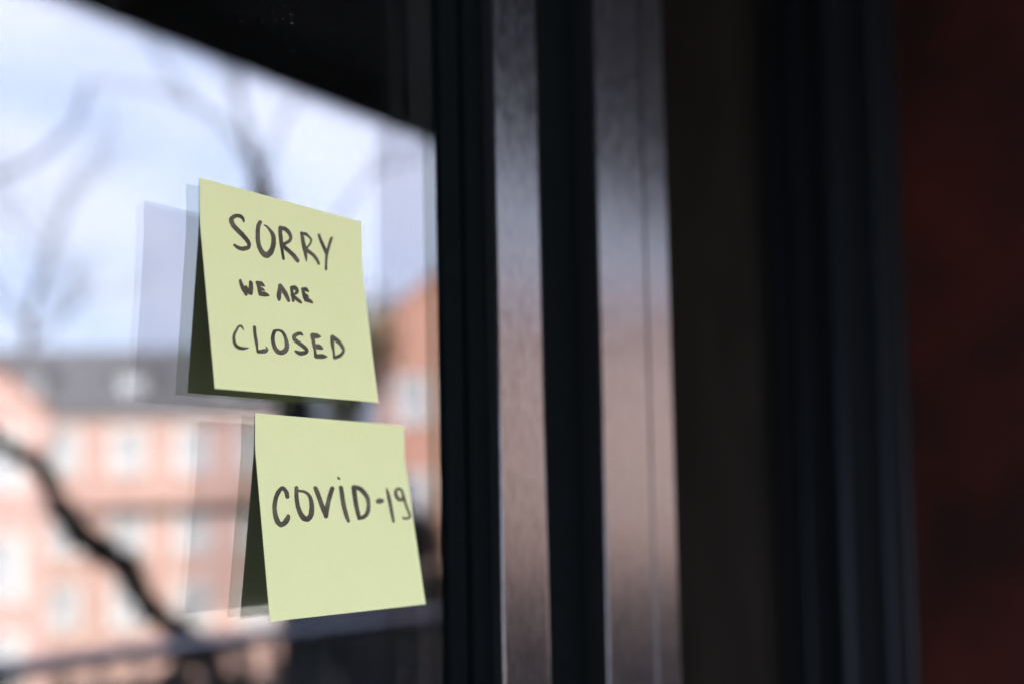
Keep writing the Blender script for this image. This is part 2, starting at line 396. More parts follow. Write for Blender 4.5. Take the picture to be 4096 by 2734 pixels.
# handwriting: outline pairs across each pen stroke, in hundredths of a millimetre on the note
LETTERS = {
 0: [
  ('S',[[1869,1174,1792,1207,1858,1080,1759,1152,1747,976,1665,1102,1572,967,1564,1102,1382,1032,1456,1148,1221,1179,1388,1225,1203,1342,1390,1260,1301,1505,1460,1376,1485,1647,1635,1496,1663,1767,1814,1621,1816,1890,1970,1757,1914,1987,2078,1882,1941,2055,2108,2026,1915,2097,2018,2192,1821,2132,1840,2292,1685,2175,1643,2334,1547,2168,1463,2301,1409,2130,1340,2217]]),
  ('O',[[2476,1046,2631,1074,2391,1202,2570,1208,2352,1405,2537,1380,2340,1635,2531,1594,2343,1847,2536,1786,2380,2061,2574,1966,2470,2251,2662,2114,2592,2375,2758,2176,2801,2399,2763,2173,3033,2232,2849,2113,3164,2021,2952,1987,3243,1796,3029,1810,3257,1572,3051,1618,3223,1417,3047,1497,3114,1286,2989,1376,2973,1186,2889,1262,2861,1129,2810,1196,2753,1117,2725,1168]]),
  ('R',[[3378,1115,3557,1075,3380,1311,3559,1266,3402,1513,3580,1464,3421,1714,3601,1665,3455,1914,3594,1873,3478,2120,3606,2079,3493,2298,3622,2255],[3452,1175,3482,1027,3611,1168,3682,1010,3728,1209,3863,1073,3845,1305,3994,1217,3882,1397,4029,1378,3835,1483,3946,1544,3706,1578,3768,1673,3567,1651,3603,1741],[3498,1750,3622,1652,3634,1902,3771,1776,3830,2015,3962,1882,3983,2132,4141,1998,4144,2288,4301,2166]]),
  ('R',[[4414,1122,4554,1072,4437,1274,4603,1218,4466,1479,4645,1417,4514,1703,4719,1630,4564,1856,4734,1801,4601,2014,4734,1975,4650,2182,4698,2169],[4498,1156,4521,1048,4634,1156,4696,1028,4755,1183,4835,1097,4868,1255,4955,1189,4900,1294,4999,1283,4840,1438,4922,1459,4727,1567,4795,1606,4621,1655,4688,1705],[4626,1760,4734,1633,4804,1843,4915,1714,4981,1918,5099,1806,5124,2039,5255,1951,5223,2184,5338,2119]]),
  ('Y',[[5280,1041,5413,979,5360,1230,5498,1161,5459,1407,5608,1327,5549,1558,5700,1483,5626,1687,5754,1628],[5915,988,6045,997,5823,1210,5953,1218,5737,1442,5867,1447,5657,1653,5804,1647,5634,1878,5757,1863,5607,2102,5723,2084,5568,2340,5690,2320]]),
  ('W',[[1418,3525,1537,3477,1433,3673,1583,3601,1498,3851,1668,3756,1612,4016,1734,3948],[1621,3764,1749,3685,1654,3871,1817,3746,1747,3946,1880,3796,1840,3966,1935,3827],[1854,3505,2004,3476,1825,3631,2015,3598,1807,3766,2002,3738,1797,3901,1970,3878]]),
  ('E',[[2159,3484,2296,3418,2188,3607,2354,3538,2202,3734,2380,3676,2223,3887,2392,3834],[2217,3516,2265,3391,2317,3539,2409,3379,2417,3561,2509,3445,2506,3557,2547,3504],[2271,3753,2298,3613,2378,3737,2438,3605,2472,3732,2512,3680],[2290,3943,2323,3788,2429,3946,2485,3758,2570,3927,2624,3794,2684,3892,2704,3845]]),
  ('A',[[3178,3394,3333,3383,3132,3546,3305,3536,3073,3727,3265,3709,3053,3892,3247,3857,3080,3968,3219,3935],[3189,3446,3338,3344,3270,3577,3446,3460,3376,3726,3557,3617,3456,3859,3625,3770,3518,3957,3653,3891],[3219,3733,3234,3654,3287,3707,3295,3666]]),
  ('R',[[3720,3417,3892,3382,3719,3577,3872,3537,3724,3752,3905,3700,3746,3907,3889,3871],[3805,3463,3831,3302,3897,3446,4005,3281,3954,3483,4123,3398,3955,3522,4097,3552,3916,3572,3960,3648,3835,3615,3845,3674],[3814,3786,3918,3681,3928,3868,4046,3749,4036,3927,4147,3814,4147,3956,4211,3891]]),
  ('E',[[4260,3384,4417,3338,4271,3528,4426,3475,4296,3695,4475,3611,4358,3807,4538,3701],[4347,3414,4390,3282,4432,3425,4535,3266,4542,3442,4621,3360],[4328,3615,4429,3504,4426,3675,4546,3553,4505,3687,4579,3618],[4388,3846,4467,3684,4532,3857,4625,3705,4643,3875,4734,3766,4705,3874,4761,3816]]),
  ('C',[[1434,5365,1420,5372,1419,5265,1360,5305,1338,5169,1293,5255,1189,5219,1248,5271,1056,5388,1138,5419,945,5562,1051,5575,903,5746,1025,5725,926,5926,1047,5864,1042,6061,1137,5948,1230,6098,1267,5978,1413,6066,1415,5974,1560,5998,1558,5970]]),
  ('L',[[1835,5197,1970,5172,1826,5391,1963,5362,1832,5601,1973,5565,1855,5784,1989,5751,1881,5943,1974,5922,1883,6067,1981,6045],[1937,6144,1944,6028,2100,6135,2100,5990,2298,6097,2251,5949,2415,5968,2306,5947,2369,5882,2308,5912,2316,5843,2298,5854]]),
  ('O',[[2894,5133,2922,5208,2734,5188,2845,5259,2624,5377,2777,5388,2581,5569,2748,5542,2595,5751,2764,5694,2648,5934,2820,5835,2786,6068,2906,5909,3025,6090,3014,5913,3260,5965,3105,5854,3376,5767,3179,5755,3385,5589,3198,5631,3343,5413,3190,5470,3273,5263,3142,5336,3162,5147,3077,5239,2983,5117,2937,5202]]),
  ('S',[[4106,5170,4041,5239,4021,5099,3979,5228,3813,5139,3863,5263,3606,5275,3757,5338,3580,5463,3755,5368,3732,5574,3864,5442,3927,5682,4059,5549,4086,5783,4239,5671,4119,5817,4285,5836,4069,5825,4106,5970,3893,5860,3851,6025,3760,5847,3682,5962,3702,5839,3633,5917]]),
  ('E',[[4463,5181,4655,5132,4483,5375,4661,5330,4504,5569,4668,5528,4538,5759,4661,5730,4528,5981,4693,5944],[4530,5256,4584,5079,4711,5271,4781,5062,4857,5243,4905,5102,4940,5203,4958,5139],[4557,5638,4609,5504,4720,5683,4820,5482,4881,5687,4975,5554,4948,5679,5009,5616],[4622,6070,4647,5893,4837,6054,4871,5863,5030,6020,5061,5880,5150,5970,5162,5920]]),
  ('D',[[5453,5118,5624,5090,5430,5325,5616,5291,5444,5527,5601,5492,5478,5721,5592,5697,5467,5934,5598,5909],[5510,5143,5627,5036,5679,5284,5844,5141,5858,5404,6020,5296,5965,5550,6120,5488,5973,5622,6106,5642,5856,5742,5952,5822,5691,5823,5750,5937,5521,5903,5562,6005]]),
 ],
 1: [
  ('C',[[1337,3056,1151,3092,1304,2873,1131,2950,1087,2681,1051,2846,803,2844,948,2935,645,3090,819,3136,551,3350,742,3369,519,3586,713,3574,535,3848,743,3803,622,4084,816,3985,824,4220,858,4025,1096,4127,956,3977,1239,3964,1053,3872,1282,3848,1134,3792]]),
  ('O',[[1616,2757,1801,2756,1582,3012,1767,3007,1570,3246,1761,3225,1597,3510,1796,3464,1686,3781,1890,3697,1836,3985,2008,3822,2113,4026,2032,3836,2352,3836,2140,3753,2431,3574,2214,3559,2450,3328,2241,3347,2400,3108,2231,3158,2284,2941,2166,3020,2110,2846,2049,2939,1910,2813,1883,2909,1777,2824,1768,2900]]),
  ('V',[[2521,2776,2707,2717,2586,2983,2792,2921,2673,3266,2885,3205,2775,3574,2988,3515,2877,3854,3065,3803],[3333,2726,3531,2776,3197,2977,3398,3024,3057,3268,3262,3306,2951,3559,3159,3584,2896,3820,3079,3837]]),
  ('i',[[3781,2734,3992,2706,3791,2984,4008,2958,3795,3275,4018,3247,3824,3544,4045,3505,3889,3837,4094,3792,3983,4058,4134,4020],[3751,2336,3820,2286,3796,2388,3882,2326]]),
  ('D',[[4430,2723,4674,2701,4428,2979,4665,2955,4438,3275,4666,3247,4468,3571,4681,3538,4503,3788,4716,3749,4539,3934,4737,3896],[4535,2766,4612,2604,4774,2814,4913,2658,4961,2967,5159,2852,5094,3156,5308,3095,5114,3374,5312,3366,5055,3594,5255,3631,4943,3751,5096,3848,4794,3832,4864,3977,4646,3863,4659,3994]]),
  ('-',[[5699,3342,5689,3181,5854,3349,5866,3130,6011,3308,6035,3171]]),
  ('1',[[6288,2727,6362,2713,6270,2943,6437,2914,6294,3249,6487,3219,6321,3524,6507,3499,6347,3826,6517,3805,6389,4100,6521,4083]]),
  ('9',[[7227,2751,7144,2841,6999,2657,6985,2769,6744,2793,6901,2833,6711,3035,6897,2984,6874,3238,7009,3117,7162,3230,7060,3136,7252,3032,7130,3012],[7105,2809,7227,2783,7139,3052,7292,3020,7189,3306,7334,3274,7262,3560,7390,3528,7341,3812,7478,3785,7350,3895,7459,3955,7203,3937,7201,4037,7041,3907,6996,4005]]),
 ],
}

# ------------------------------------------------------------------ ground
g = MB(); g.quad((-300, -500, -4.5), (500, -500, -4.5), (500, 300, -4.5), (-300, 300, -4.5))
tag(g.build('street', M['asphalt']), 'dark asphalt street below the terrace', 'street', kind='structure')
g = MB(); g.box((-14, -2.62, -4.6), (26, 12, -0.03))
tag(g.build('terrace', M['pavement']), 'raised concrete terrace carrying the shop', 'terrace', kind='structure')
terrace = bpy.data.objects['terrace']
slab_mesh = MB().box((0.004, 0.004, -0.03), (0.596, 0.596, 0.0)).mesh('paving_slab')
for i in range(-8, 16):
    for j in range(4):
        s = obj('paving_slab', slab_mesh, M['paving'], terrace)
        s.location = (i * 0.6, -2.6 + j * 0.6, random.Random(i * 7 + j).uniform(-0.001, 0.002))
g = MB(); g.box((-14, -0.19, -0.03), (26, 12, -0.002))
g.build('inner_floor', M['paving'], terrace)

# ------------------------------------------------------------------ shop building round the window
WX0, WX1 = -1.55, 0.3209          # clear glass, left and right
WZ0, WZ1 = 0.62, 2.08
PX = 0.90                          # far side of the entrance recess
shop = empty('shop_building', (0, 0, 0))
tag(shop, 'dark rendered shop building holding the window and entrance recess', 'building')
MB().box((-9, 0.0, 0), (-1.63, 0.3, 2.3)).build('wall', M['render'], shop)
MB().box((-1.63, 0.012, 0), (0.47, 0.3, 0.55)).build('stall_riser', M['render'], shop)
MB().box((-9, 0.001, 2.3), (20, 9, 9.5)).build('upper_wall', M['render'], shop)
MB().box((1.62, 0.0, 0), (20, 0.3, 2.3)).build('wall', M['render'], shop)
MB().box((-1.63, 0.012, 2.155), (0.47, 0.3, 2.3)).build('lintel', M['render'], shop)
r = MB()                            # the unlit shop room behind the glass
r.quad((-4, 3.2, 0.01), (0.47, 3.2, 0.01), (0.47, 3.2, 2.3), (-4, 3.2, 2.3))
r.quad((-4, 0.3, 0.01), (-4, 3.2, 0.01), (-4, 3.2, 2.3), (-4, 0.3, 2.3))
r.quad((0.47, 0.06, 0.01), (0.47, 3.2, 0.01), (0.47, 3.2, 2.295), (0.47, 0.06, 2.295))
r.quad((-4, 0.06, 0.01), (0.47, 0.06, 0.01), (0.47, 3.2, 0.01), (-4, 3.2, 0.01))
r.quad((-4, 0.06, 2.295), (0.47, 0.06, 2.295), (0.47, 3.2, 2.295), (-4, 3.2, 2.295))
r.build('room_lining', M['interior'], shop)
MB().box((0.486, 0.062, 0), (0.500, 1.0, 2.3)).build('recess_lining', M['panel'], shop)
MB().box((0.474, 1.06, 0), (1.6, 1.2, 2.3)).build('recess_back', M['render'], shop)

# window ------------------------------------------------------------
win = empty('shop_window', (0, 0, WZ0 - 0.07))
tag(win, 'large double glazed shop window with dark metal frame, mirroring street and sky', 'window')
ZB = WZ0 - 0.07


def pane(name, y0, y1, fa, fb):
    m = MB()
    x0, x1, z0, z1 = WX0 - 0.012, WX1 + 0.0128, -0.012 + 0.07, WZ1 - ZB + 0.012
    v = [(x0, y0, z0), (x1, y0, z0), (x1, y0, z1), (x0, y0, z1), (x0, y1, z0), (x1, y1, z0), (x1, y1, z1), (x0, y1, z1)]
    m.v = v
    m.face((0, 1, 2, 3), 0); m.face((5, 4, 7, 6), 1)
    for q in ((0, 4, 5, 1), (1, 5, 6, 2), (2, 6, 7, 3), (3, 7, 4, 0)): m.face(q, 2)
    return m.build(name, [fa, fb, M['spacer']], win)


TINT = (0.965, 0.985, 0.972)
pane('outer_pane', 0.0, 0.0040, glass_face('glass_outer_front', 0.14, TINT, True, (0.93, 1.0, 0.98)), glass_face('glass_outer_back', 0.125, TINT, False, (0.96, 0.86, 1.0)))
pane('inner_pane', 0.0181, 0.0207, glass_face('glass_inner_front', 0.125, (0.97, 0.985, 0.98), False, (1.0, 0.98, 0.94)), glass_face('glass_inner_back', 0.095, (0.97, 0.985, 0.98), False, (1.0, 0.98, 0.94)))
sp = MB()
hz = WZ1 - ZB
sp.box((WX1 + 0.0005, 0.0041, 0.07), (WX1 + 0.012, 0.018, hz)); sp.box((WX0 - 0.012, 0.0041, 0.07), (WX0 - 0.0005, 0.018, hz))
sp.box((WX0 - 0.0004, 0.0041, 0.06), (WX1 + 0.0004, 0.018, 0.07)); sp.box((WX0 - 0.0004, 0.0041, hz), (WX1 + 0.0004, 0.018, hz + 0.01))
sp.build('spacer_bar', M['spacer'], win)
# rubber gasket: a low lip against the glass and a higher one against the frame
gk = fillet([(WX1, -0.0001), (WX1 + 0.0009, -0.0024), (WX1 + 0.0115, -0.0030), (WX1 + 0.0125, -0.0001)], [0.0004, 0.0006, 0.0008, 0.0], 4)
MB().prism(gk, 0.0, hz + 0.07, smooth=False).build('gasket', M['rubber'], win)
gk = fillet([(WX1 + 0.0127, -0.0002), (WX1 + 0.0135, -0.0052), (WX1 + 0.0250, -0.0056), (WX1 + 0.0253, 0.02), (WX1 + 0.0127, 0.02)], [0, 0.0012, 0.0006, 0, 0], 4)
MB().prism(gk, 0.0, hz + 0.07).build('glazing_bead', M['rubber'], win)
ja = fillet([(0.3465, 0.045), (0.3465, -0.012), (0.3842, -0.012), (0.3842, 0.045)], [0, 0.0011, 0.0050, 0], 8)
MB().prism(ja, 0.0, hz + 0.07, smooth=True, side=True).build('jamb', [M['satin'], M['black_metal']], win)
MB().box((0.3846, 0.0015, 0.0), (0.4294, 0.05, hz + 0.07)).build('weather_seal', M['rubber'], win)
MB().box((-1.62, -0.012, 0.0), (-1.55, 0.045, hz + 0.07)).build('jamb', M['satin'], win)
MB().box((-1.5497, -0.0115, 0.0), (0.3461, 0.045, 0.07)).build('bottom_rail', M['satin'], win)
MB().box((-1.5497, -0.0115, hz), (0.3461, 0.045, hz + 0.07)).build('head_rail', M['satin'], win)
MB().box((-1.64, -0.07, -0.03), (0.42, 0.01, -0.001)).build('sill', M['black_metal'], win)

# corner post between window and recess -------------------------------
post = empty('corner_post', (0, 0, 0))
tag(post, 'wide dark satin metal corner post with a fine seam right of window', 'post')
GX = 0.4767
pb = fillet([(0.4298, 0.06), (0.4298, -0.012), (GX - 0.0003, -0.012), (GX - 0.0003, 0.06)], [0, 0.0011, 0.0006, 0], 8)
MB().prism(pb, 0.0, 2.295, smooth=True, side=True).build('post_face', [M['satin'], M['black_metal']], post)
pb = fillet([(GX + 0.0003, 0.06), (GX + 0.0003, -0.0122), (0.5034, -0.0122), (0.5034, 0.06)], [0, 0.0006, 0.0022, 0], 8)
MB().prism(pb, 0.0, 2.295, smooth=True).build('edge_strip', M['satin'], post)

# entrance recess ------------------------------------------------------
pn = MB().box((PX, 0.106, 0), (PX + 0.03, 1.05, 2.3)).build('recess_panel', M['panel'])
tag(pn, 'flat dark brown panel lining the shaded entrance recess', 'panel')
sr = empty('shutter_rail', (PX, 0, 0))
tag(sr, 'black ribbed metal guide rail beside the dark red stone', 'rail')
MB().prism(fillet([(-0.012, 0.1035), (-0.012, -0.0195), (0.06, -0.0195), (0.06, 0.1035)], [0.004, 0.003, 0, 0], 5), 0, 2.3, smooth=True).build('channel', M['black_metal'], sr)
for yc, rr, ex in ((0.075, 0.006, 0.006), (0.038, 0.010, 0.014), (0.001, 0.006, 0.007)):
    p = fillet([(-0.0122, yc + rr), (-0.012 - ex, yc + rr * 0.6), (-0.012 - ex, yc - rr * 0.7), (-0.0122, yc - rr)], [0, rr * 0.45, rr * 0.6, 0], 6)
    MB().prism(p, 0, 2.3, smooth=True).build('rib', M['rib_metal'], sr)
pier = empty('stone_pier', (PX, 0, 0))
tag(pier, 'dark red stone pier at the right edge', 'pier')
MB().prism(fillet([(0.0, -0.020), (0.0, -0.17), (0.71, -0.17), (0.71, -0.020)], [0.0, 0.012, 0.012, 0], 5), 0.16, 2.3).build('shaft', M['redstone'], pier)
MB().box((-0.003, -0.19, 0), (0.713, -0.021, 0.158)).build('plinth', M['redstone'], pier)
dr = empty('entrance_door', (0.497, 0.98, 0))
tag(dr, 'black entrance door at the back of the recess', 'door')
d = MB(); d.box((0.01, 0, 0.01), (0.40, 0.05, 0.30)); d.box((0.01, 0, 2.1), (0.40, 0.05, 2.28)); d.box((0.01, 0, 0.3), (0.09, 0.05, 2.1)); d.box((0.32, 0, 0.3), (0.40, 0.05, 2.1))
d.build('leaf', M['black_metal'], dr)
MB().box((0.09, 0.02, 0.3), (0.32, 0.03, 2.1)).build('pane', M['pane_far'], dr)
MB().tube([(0.12, -0.04, 0.9), (0.12, -0.04, 1.3)], [0.012, 0.012]).build('handle', M['satin'], dr)

# awning -----------------------------------------------------------------
aw = empty('awning', (0, 0, 2.3))
tag(aw, 'black canvas awning over the shop window', 'awning')
MB().prism_x([(0.0, 0.42), (-1.19, 0.12), (-1.19, 0.135), (0.0, 0.44)], -4.5, 8.0).build('canopy', M['awning'], aw)
MB().box((-4.5, -1.205, 0.020), (8.0, -1.192, 0.150)).build('valance', M['awning'], aw)
for ax in (-4.2, -1.9, 3.2, 7.4):
    MB().tube([(ax, -0.01, 0.02), (ax, -1.18, 0.10)], [0.014, 0.014], 6).build('arm', M['black_metal'], aw)

# railing along the terrace edge --------------------------------------------
RY = -2.4
rl = empty('railing', (0, RY, 0))
tag(rl, 'slate painted metal railing along the terrace edge, mirrored in glass', 'railing')
MB().prism_x(fillet([(-0.16, 1.083), (0.0, 1.083), (0.0, 1.113), (-0.16, 1.113)], [0.006] * 4, 3), -6, 12).build('handrail', M['railpaint'], rl)
MB().prism_x([(-0.1, 0.09), (-0.06, 0.09), (-0.06, 0.12), (-0.1, 0.12)], -6, 12).build('bottom_rail', M['railpaint'], rl)
bal = MB().box((-0.007, -0.007, 0.121), (0.007, 0.007, 1.0825)).mesh('baluster')
pst = MB().box((-0.025, -0.025, 0.001), (0.025, 0.025, 1.0825)).mesh('rail_post')
for i in range(150):
    x = -6 + 0.12 * i + 0.06
    if i % 15 == 0:
        obj('post', pst, M['railpaint'], rl).location = (x - 0.06, -0.08, 0)
    obj('baluster', bal, M['railpaint'], rl).location = (x, -0.08, 0)


# ------------------------------------------------------------------ houses across the street
def merge_cuts(vals):
    out = []
    for v in sorted(vals):
        if not out or v - out[-1] > 1e-4: out.append(v)
    return out


win_cache = {}


def window_part(parent, cx, cz, w, h, y=0.0, double=True):
    key = (round(w, 2), round(h, 2))
    if key not in win_cache:
        f = MB(); b = 0.16
        f.box((-w / 2 - b, 0.0, -h / 2 - 0.02), (-w / 2, 0.05, h / 2 + b)); f.box((w / 2, 0.0, -h / 2 - 0.02), (w / 2 + b, 0.05, h / 2 + b))
        f.box((-w / 2, 0.0, h / 2), (w / 2, 0.048, h / 2 + b))
        fr = 0.07
        f.box((-w / 2, -0.14, -h / 2), (-w / 2 + fr, -0.06, h / 2)); f.box((w / 2 - fr, -0.14, -h / 2), (w / 2, -0.06, h / 2))
        f.box((-w / 2 + fr, -0.14, h / 2 - fr), (w / 2 - fr, -0.06, h / 2)); f.box((-w / 2 + fr, -0.14, -h / 2), (w / 2 - fr, -0.06, -h / 2 + fr))
        f.box((-0.04, -0.135, -h / 2 + fr), (0.04, -0.065, h / 2 - fr))
        f.box((-w / 2 + fr, -0.13, h * 0.16), (-0.04, -0.07, h * 0.16 + 0.05)); f.box((0.04, -0.13, h * 0.16), (w / 2 - fr, -0.07, h * 0.16 + 0.05))
        p = MB().box((-w / 2 + 0.01, -0.11, -h / 2 + 0.01), (w / 2 - 0.01, -0.10, h / 2 - 0.01))
        s = MB().box((-w / 2 - 0.2, -0.05, -h / 2 - 0.11), (w / 2 + 0.2, 0.12, -h / 2 - 0.021))
        win_cache[key] = (f.mesh('window'), p.mesh('pane'), s.mesh('sill'))
    fm, pm, sm = win_cache[key]
    wo = obj('window', fm, M['trim'], parent); wo.location = (cx, y, cz)
    obj('pane', pm, M['pane_far'], wo); obj('sill', sm, M['trim'], wo)


def house(name, label, p0, p1, z0, eave, rise, depth, windows, wall, roof, kind='ridge', clip=None, group=None, cornice=True):
    """front wall runs from p0 to p1 (x, y); local +y looks at the shop"""
    t = Vector((p1[0] - p0[0], p1[1] - p0[1])); W_ = t.length
    e = empty(name, (p0[0], p0[1], z0), math.atan2(t.y, t.x))
    tag(e, label, 'house', group)
    H = eave - z0
    m = MB()
    wins = [(cx, cz - z0, w, h) for cx, cz, w, h in windows]
    xs = merge_cuts([0, W_] + [cx - w / 2 for cx, _, w, _ in wins] + [cx + w / 2 for cx, _, w, _ in wins])
    zs = merge_cuts([0, H] + [cz - h / 2 for _, cz, _, h in wins] + [cz + h / 2 for _, cz, _, h in wins])
    for i in range(len(xs) - 1):
        for j in range(len(zs) - 1):
            mx, mz = (xs[i] + xs[i + 1]) / 2, (zs[j] + zs[j + 1]) / 2
            if any(abs(mx - cx) < w / 2 and abs(mz - cz) < h / 2 for cx, cz, w, h in wins): continue
            m.quad((xs[i], 0, zs[j]), (xs[i + 1], 0, zs[j]), (xs[i + 1], 0, zs[j + 1]), (xs[i], 0, zs[j + 1]))
    for cx, cz, w, h in wins:
        a, b, c, d = cx - w / 2, cx + w / 2, cz - h / 2, cz + h / 2
        m.quad((a, 0, c), (a, -0.2, c), (a, -0.2, d), (a, 0, d)); m.quad((b, 0, c), (b, 0, d), (b, -0.2, d), (b, -0.2, c))
        m.quad((a, 0, d), (b, 0, d), (b, -0.2, d), (a, -0.2, d)); m.quad((a, 0, c), (a, -0.2, c), (b, -0.2, c), (b, 0, c))
    m.quad((0, 0, 0), (0, -depth, 0), (0, -depth, H), (0, 0, H)); m.quad((W_, 0, 0), (W_, 0, H), (W_, -depth, H), (W_, -depth, 0))
    m.quad((0, -depth, 0), (W_, -depth, 0), (W_, -depth, H), (0, -depth, H))
    r = MB(); th = 0.16
    if kind == 'ridge':
        for x in (0, W_):
            n = len(m.v); m.v += [(x, 0, H), (x, -depth, H), (x, -depth / 2, H + rise)]; m.face((n, n + 1, n + 2))
        r.prism_x([(0.3, H - rise * 0.6 / depth), (0.3, H - rise * 0.6 / depth + th), (-depth / 2, H + rise + th), (-depth / 2, H + rise)], -0.15, W_ + 0.15)
        r.prism_x([(-depth / 2, H + rise + 0.001), (-depth / 2, H + rise + th + 0.001), (-depth - 0.3, H - rise * 0.6 / depth + th), (-depth - 0.3, H - rise * 0.6 / depth)], -0.15, W_ + 0.15)
    else:
        c = rise if clip is None else clip
        xa = W_ / 2 * c / rise
        poly = [(0, H), (xa, H + c), (W_ - xa, H + c), (W_, H)] if c < rise else [(0, H), (W_ / 2, H + rise), (W_, H)]
        for y in (0, -depth):
            n = len(m.v); m.v += [(x, y, z) for x, z in poly]; m.face(range(n, n + len(poly)))
        for k in range(len(poly) - 1):
            (xa_, za), (xb_, zb) = poly[k], poly[k + 1]
            n = len(r.v)
            r.v += [(xa_, 0.1, za + 0.002), (xb_, 0.1, zb + 0.002), (xb_, -depth - 0.1, zb + 0.002), (xa_, -depth - 0.1, za + 0.002),
                    (xa_, 0.1, za + th), (xb_, 0.1, zb + th), (xb_, -depth - 0.1, zb + th), (xa_, -depth - 0.1, za + th)]
            for q in ((0, 1, 2, 3), (4, 5, 6, 7), (0, 1, 5, 4), (1, 2, 6, 5), (2, 3, 7, 6), (3, 0, 4, 7)): r.face([n + i for i in q])
    m.build('wall', wall, e)
    ro = r.build('roof', roof, e)
    if kind == 'ridge':
        ch = MB().box((W_ * 0.78, -depth / 2 - 0.4, H + rise * 0.5), (W_ * 0.78 + 0.7, -depth / 2 + 0.4, H + rise + 0.7)); ch.build('chimney', wall, ro)
    if cornice:
        MB().prism_x([(0.001, H - 0.4), (0.12, H - 0.36), (0.22, H - 0.12), (0.22, H - 0.02), (0.001, H - 0.02)], -0.02, W_ + 0.02).build('cornice', M['cornice'], e)
    for cx, cz, w, h in wins:
        window_part(e, cx, cz, w, h)
    return e


def grid(xs, zs, w=1.05, h=1.5):
    return [(x, z, w, h) for x in xs for z in zs]


ROWS = (4.0, 0.94, -1.75)
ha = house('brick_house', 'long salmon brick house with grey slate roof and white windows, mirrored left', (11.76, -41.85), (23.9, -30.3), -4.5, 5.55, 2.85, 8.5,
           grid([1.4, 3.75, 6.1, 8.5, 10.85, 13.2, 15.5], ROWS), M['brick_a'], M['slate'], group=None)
MB().box((0, 0.001, 6.2), (16.7, 0.22, 6.42)).build('string_course', M['string'], ha)
for k, x in enumerate((3.2, 7.0, 10.8, 14.2)):
    dm = MB()
    dm.box((x - 0.7, -2.6, 10.3), (x + 0.7, -0.9, 11.6))
    dm.prism_x([(-2.7, 11.601), (-0.75, 11.601), (-0.75, 11.72), (-2.7, 11.72)], x - 0.8, x + 0.8)
    dmo = dm.build('dormer', M['slate'], ha)
    MB().box((x - 0.5, -0.899, 10.5), (x + 0.5, -0.86, 11.45)).build('window', M['pane_far'], dmo)
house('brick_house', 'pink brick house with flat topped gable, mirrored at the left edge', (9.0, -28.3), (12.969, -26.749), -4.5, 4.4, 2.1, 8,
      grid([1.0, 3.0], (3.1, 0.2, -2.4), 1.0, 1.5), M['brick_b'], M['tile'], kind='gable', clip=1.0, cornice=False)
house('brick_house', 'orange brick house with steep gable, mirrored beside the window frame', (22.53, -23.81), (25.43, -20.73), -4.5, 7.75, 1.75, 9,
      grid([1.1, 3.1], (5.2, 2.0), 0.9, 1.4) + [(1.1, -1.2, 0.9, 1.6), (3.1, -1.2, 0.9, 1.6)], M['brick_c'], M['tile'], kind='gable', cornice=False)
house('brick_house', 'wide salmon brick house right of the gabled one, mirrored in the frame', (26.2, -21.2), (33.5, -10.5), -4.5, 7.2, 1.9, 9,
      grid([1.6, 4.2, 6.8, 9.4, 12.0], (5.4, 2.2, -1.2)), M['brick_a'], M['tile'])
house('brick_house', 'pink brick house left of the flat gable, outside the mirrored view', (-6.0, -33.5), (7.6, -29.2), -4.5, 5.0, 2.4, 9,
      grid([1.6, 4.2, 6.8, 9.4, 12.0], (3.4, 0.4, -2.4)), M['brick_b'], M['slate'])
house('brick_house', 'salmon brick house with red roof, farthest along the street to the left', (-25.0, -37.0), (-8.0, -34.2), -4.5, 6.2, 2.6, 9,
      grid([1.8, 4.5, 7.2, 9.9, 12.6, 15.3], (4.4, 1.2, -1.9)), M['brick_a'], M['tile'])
g = MB(); g.box((-40, -29.0, -4.52), (9.0, -26.3, -4.36))
tag(g.build('pavement', M['pavement']), 'raised concrete pavement in front of the houses', 'pavement', kind='structure')


# ------------------------------------------------------------------ trees
def smooth_path(pts, radii, sub=4):
    P, R = [Vector(p) for p in pts], list(radii)
    op, orr = [], []
    for i in range(len(P) - 1):
        a, b, c, d = P[max(i - 1, 0)], P[i], P[i + 1], P[min(i + 2, len(P) - 1)]
        for k in range(sub):
            t = k / sub
            op.append(0.5 * (2 * b + (c - a) * t + (2 * a - 5 * b + 4 * c - d) * t * t + (-a + 3 * b - 3 * c + d) * t ** 3))
            orr.append(R[i] + (R[i + 1] - R[i]) * t)
    op.append(P[-1]); orr.append(R[-1])
    return op, orr


def grow(mb, rng, p, d, length, r, level, maxlevel):
    n = 5
    pts, rs = [p], [r]
    q, dd = p.copy(), d.copy()
    for i in range(n):
        dd = (dd + Vector((rng.uniform(-1, 1), rng.uniform(-1, 1), rng.uniform(-0.5, 0.9))) * 0.16).normalized()
        q = q + dd * (length / n)
        pts.append(q.copy()); rs.append(r * (1 - 0.55 * (i + 1) / n))
    mb.tube(pts, rs, 7 if level < 2 else 4)
    if level >= maxlevel: return
    for k in range(rng.choice((3, 4, 4)) if level else 6):
        i = rng.randint(2, n)
        ax = Vector((rng.uniform(-1, 1), rng.uniform(-1, 1), rng.uniform(-0.2, 0.8))).normalized()
        nd = (dd * 0.75 + ax * 0.85).normalized()
        grow(mb, rng, pts[i], nd, length * rng.uniform(0.5, 0.75), rs[i] * rng.uniform(0.45, 0.7), level + 1, maxlevel)


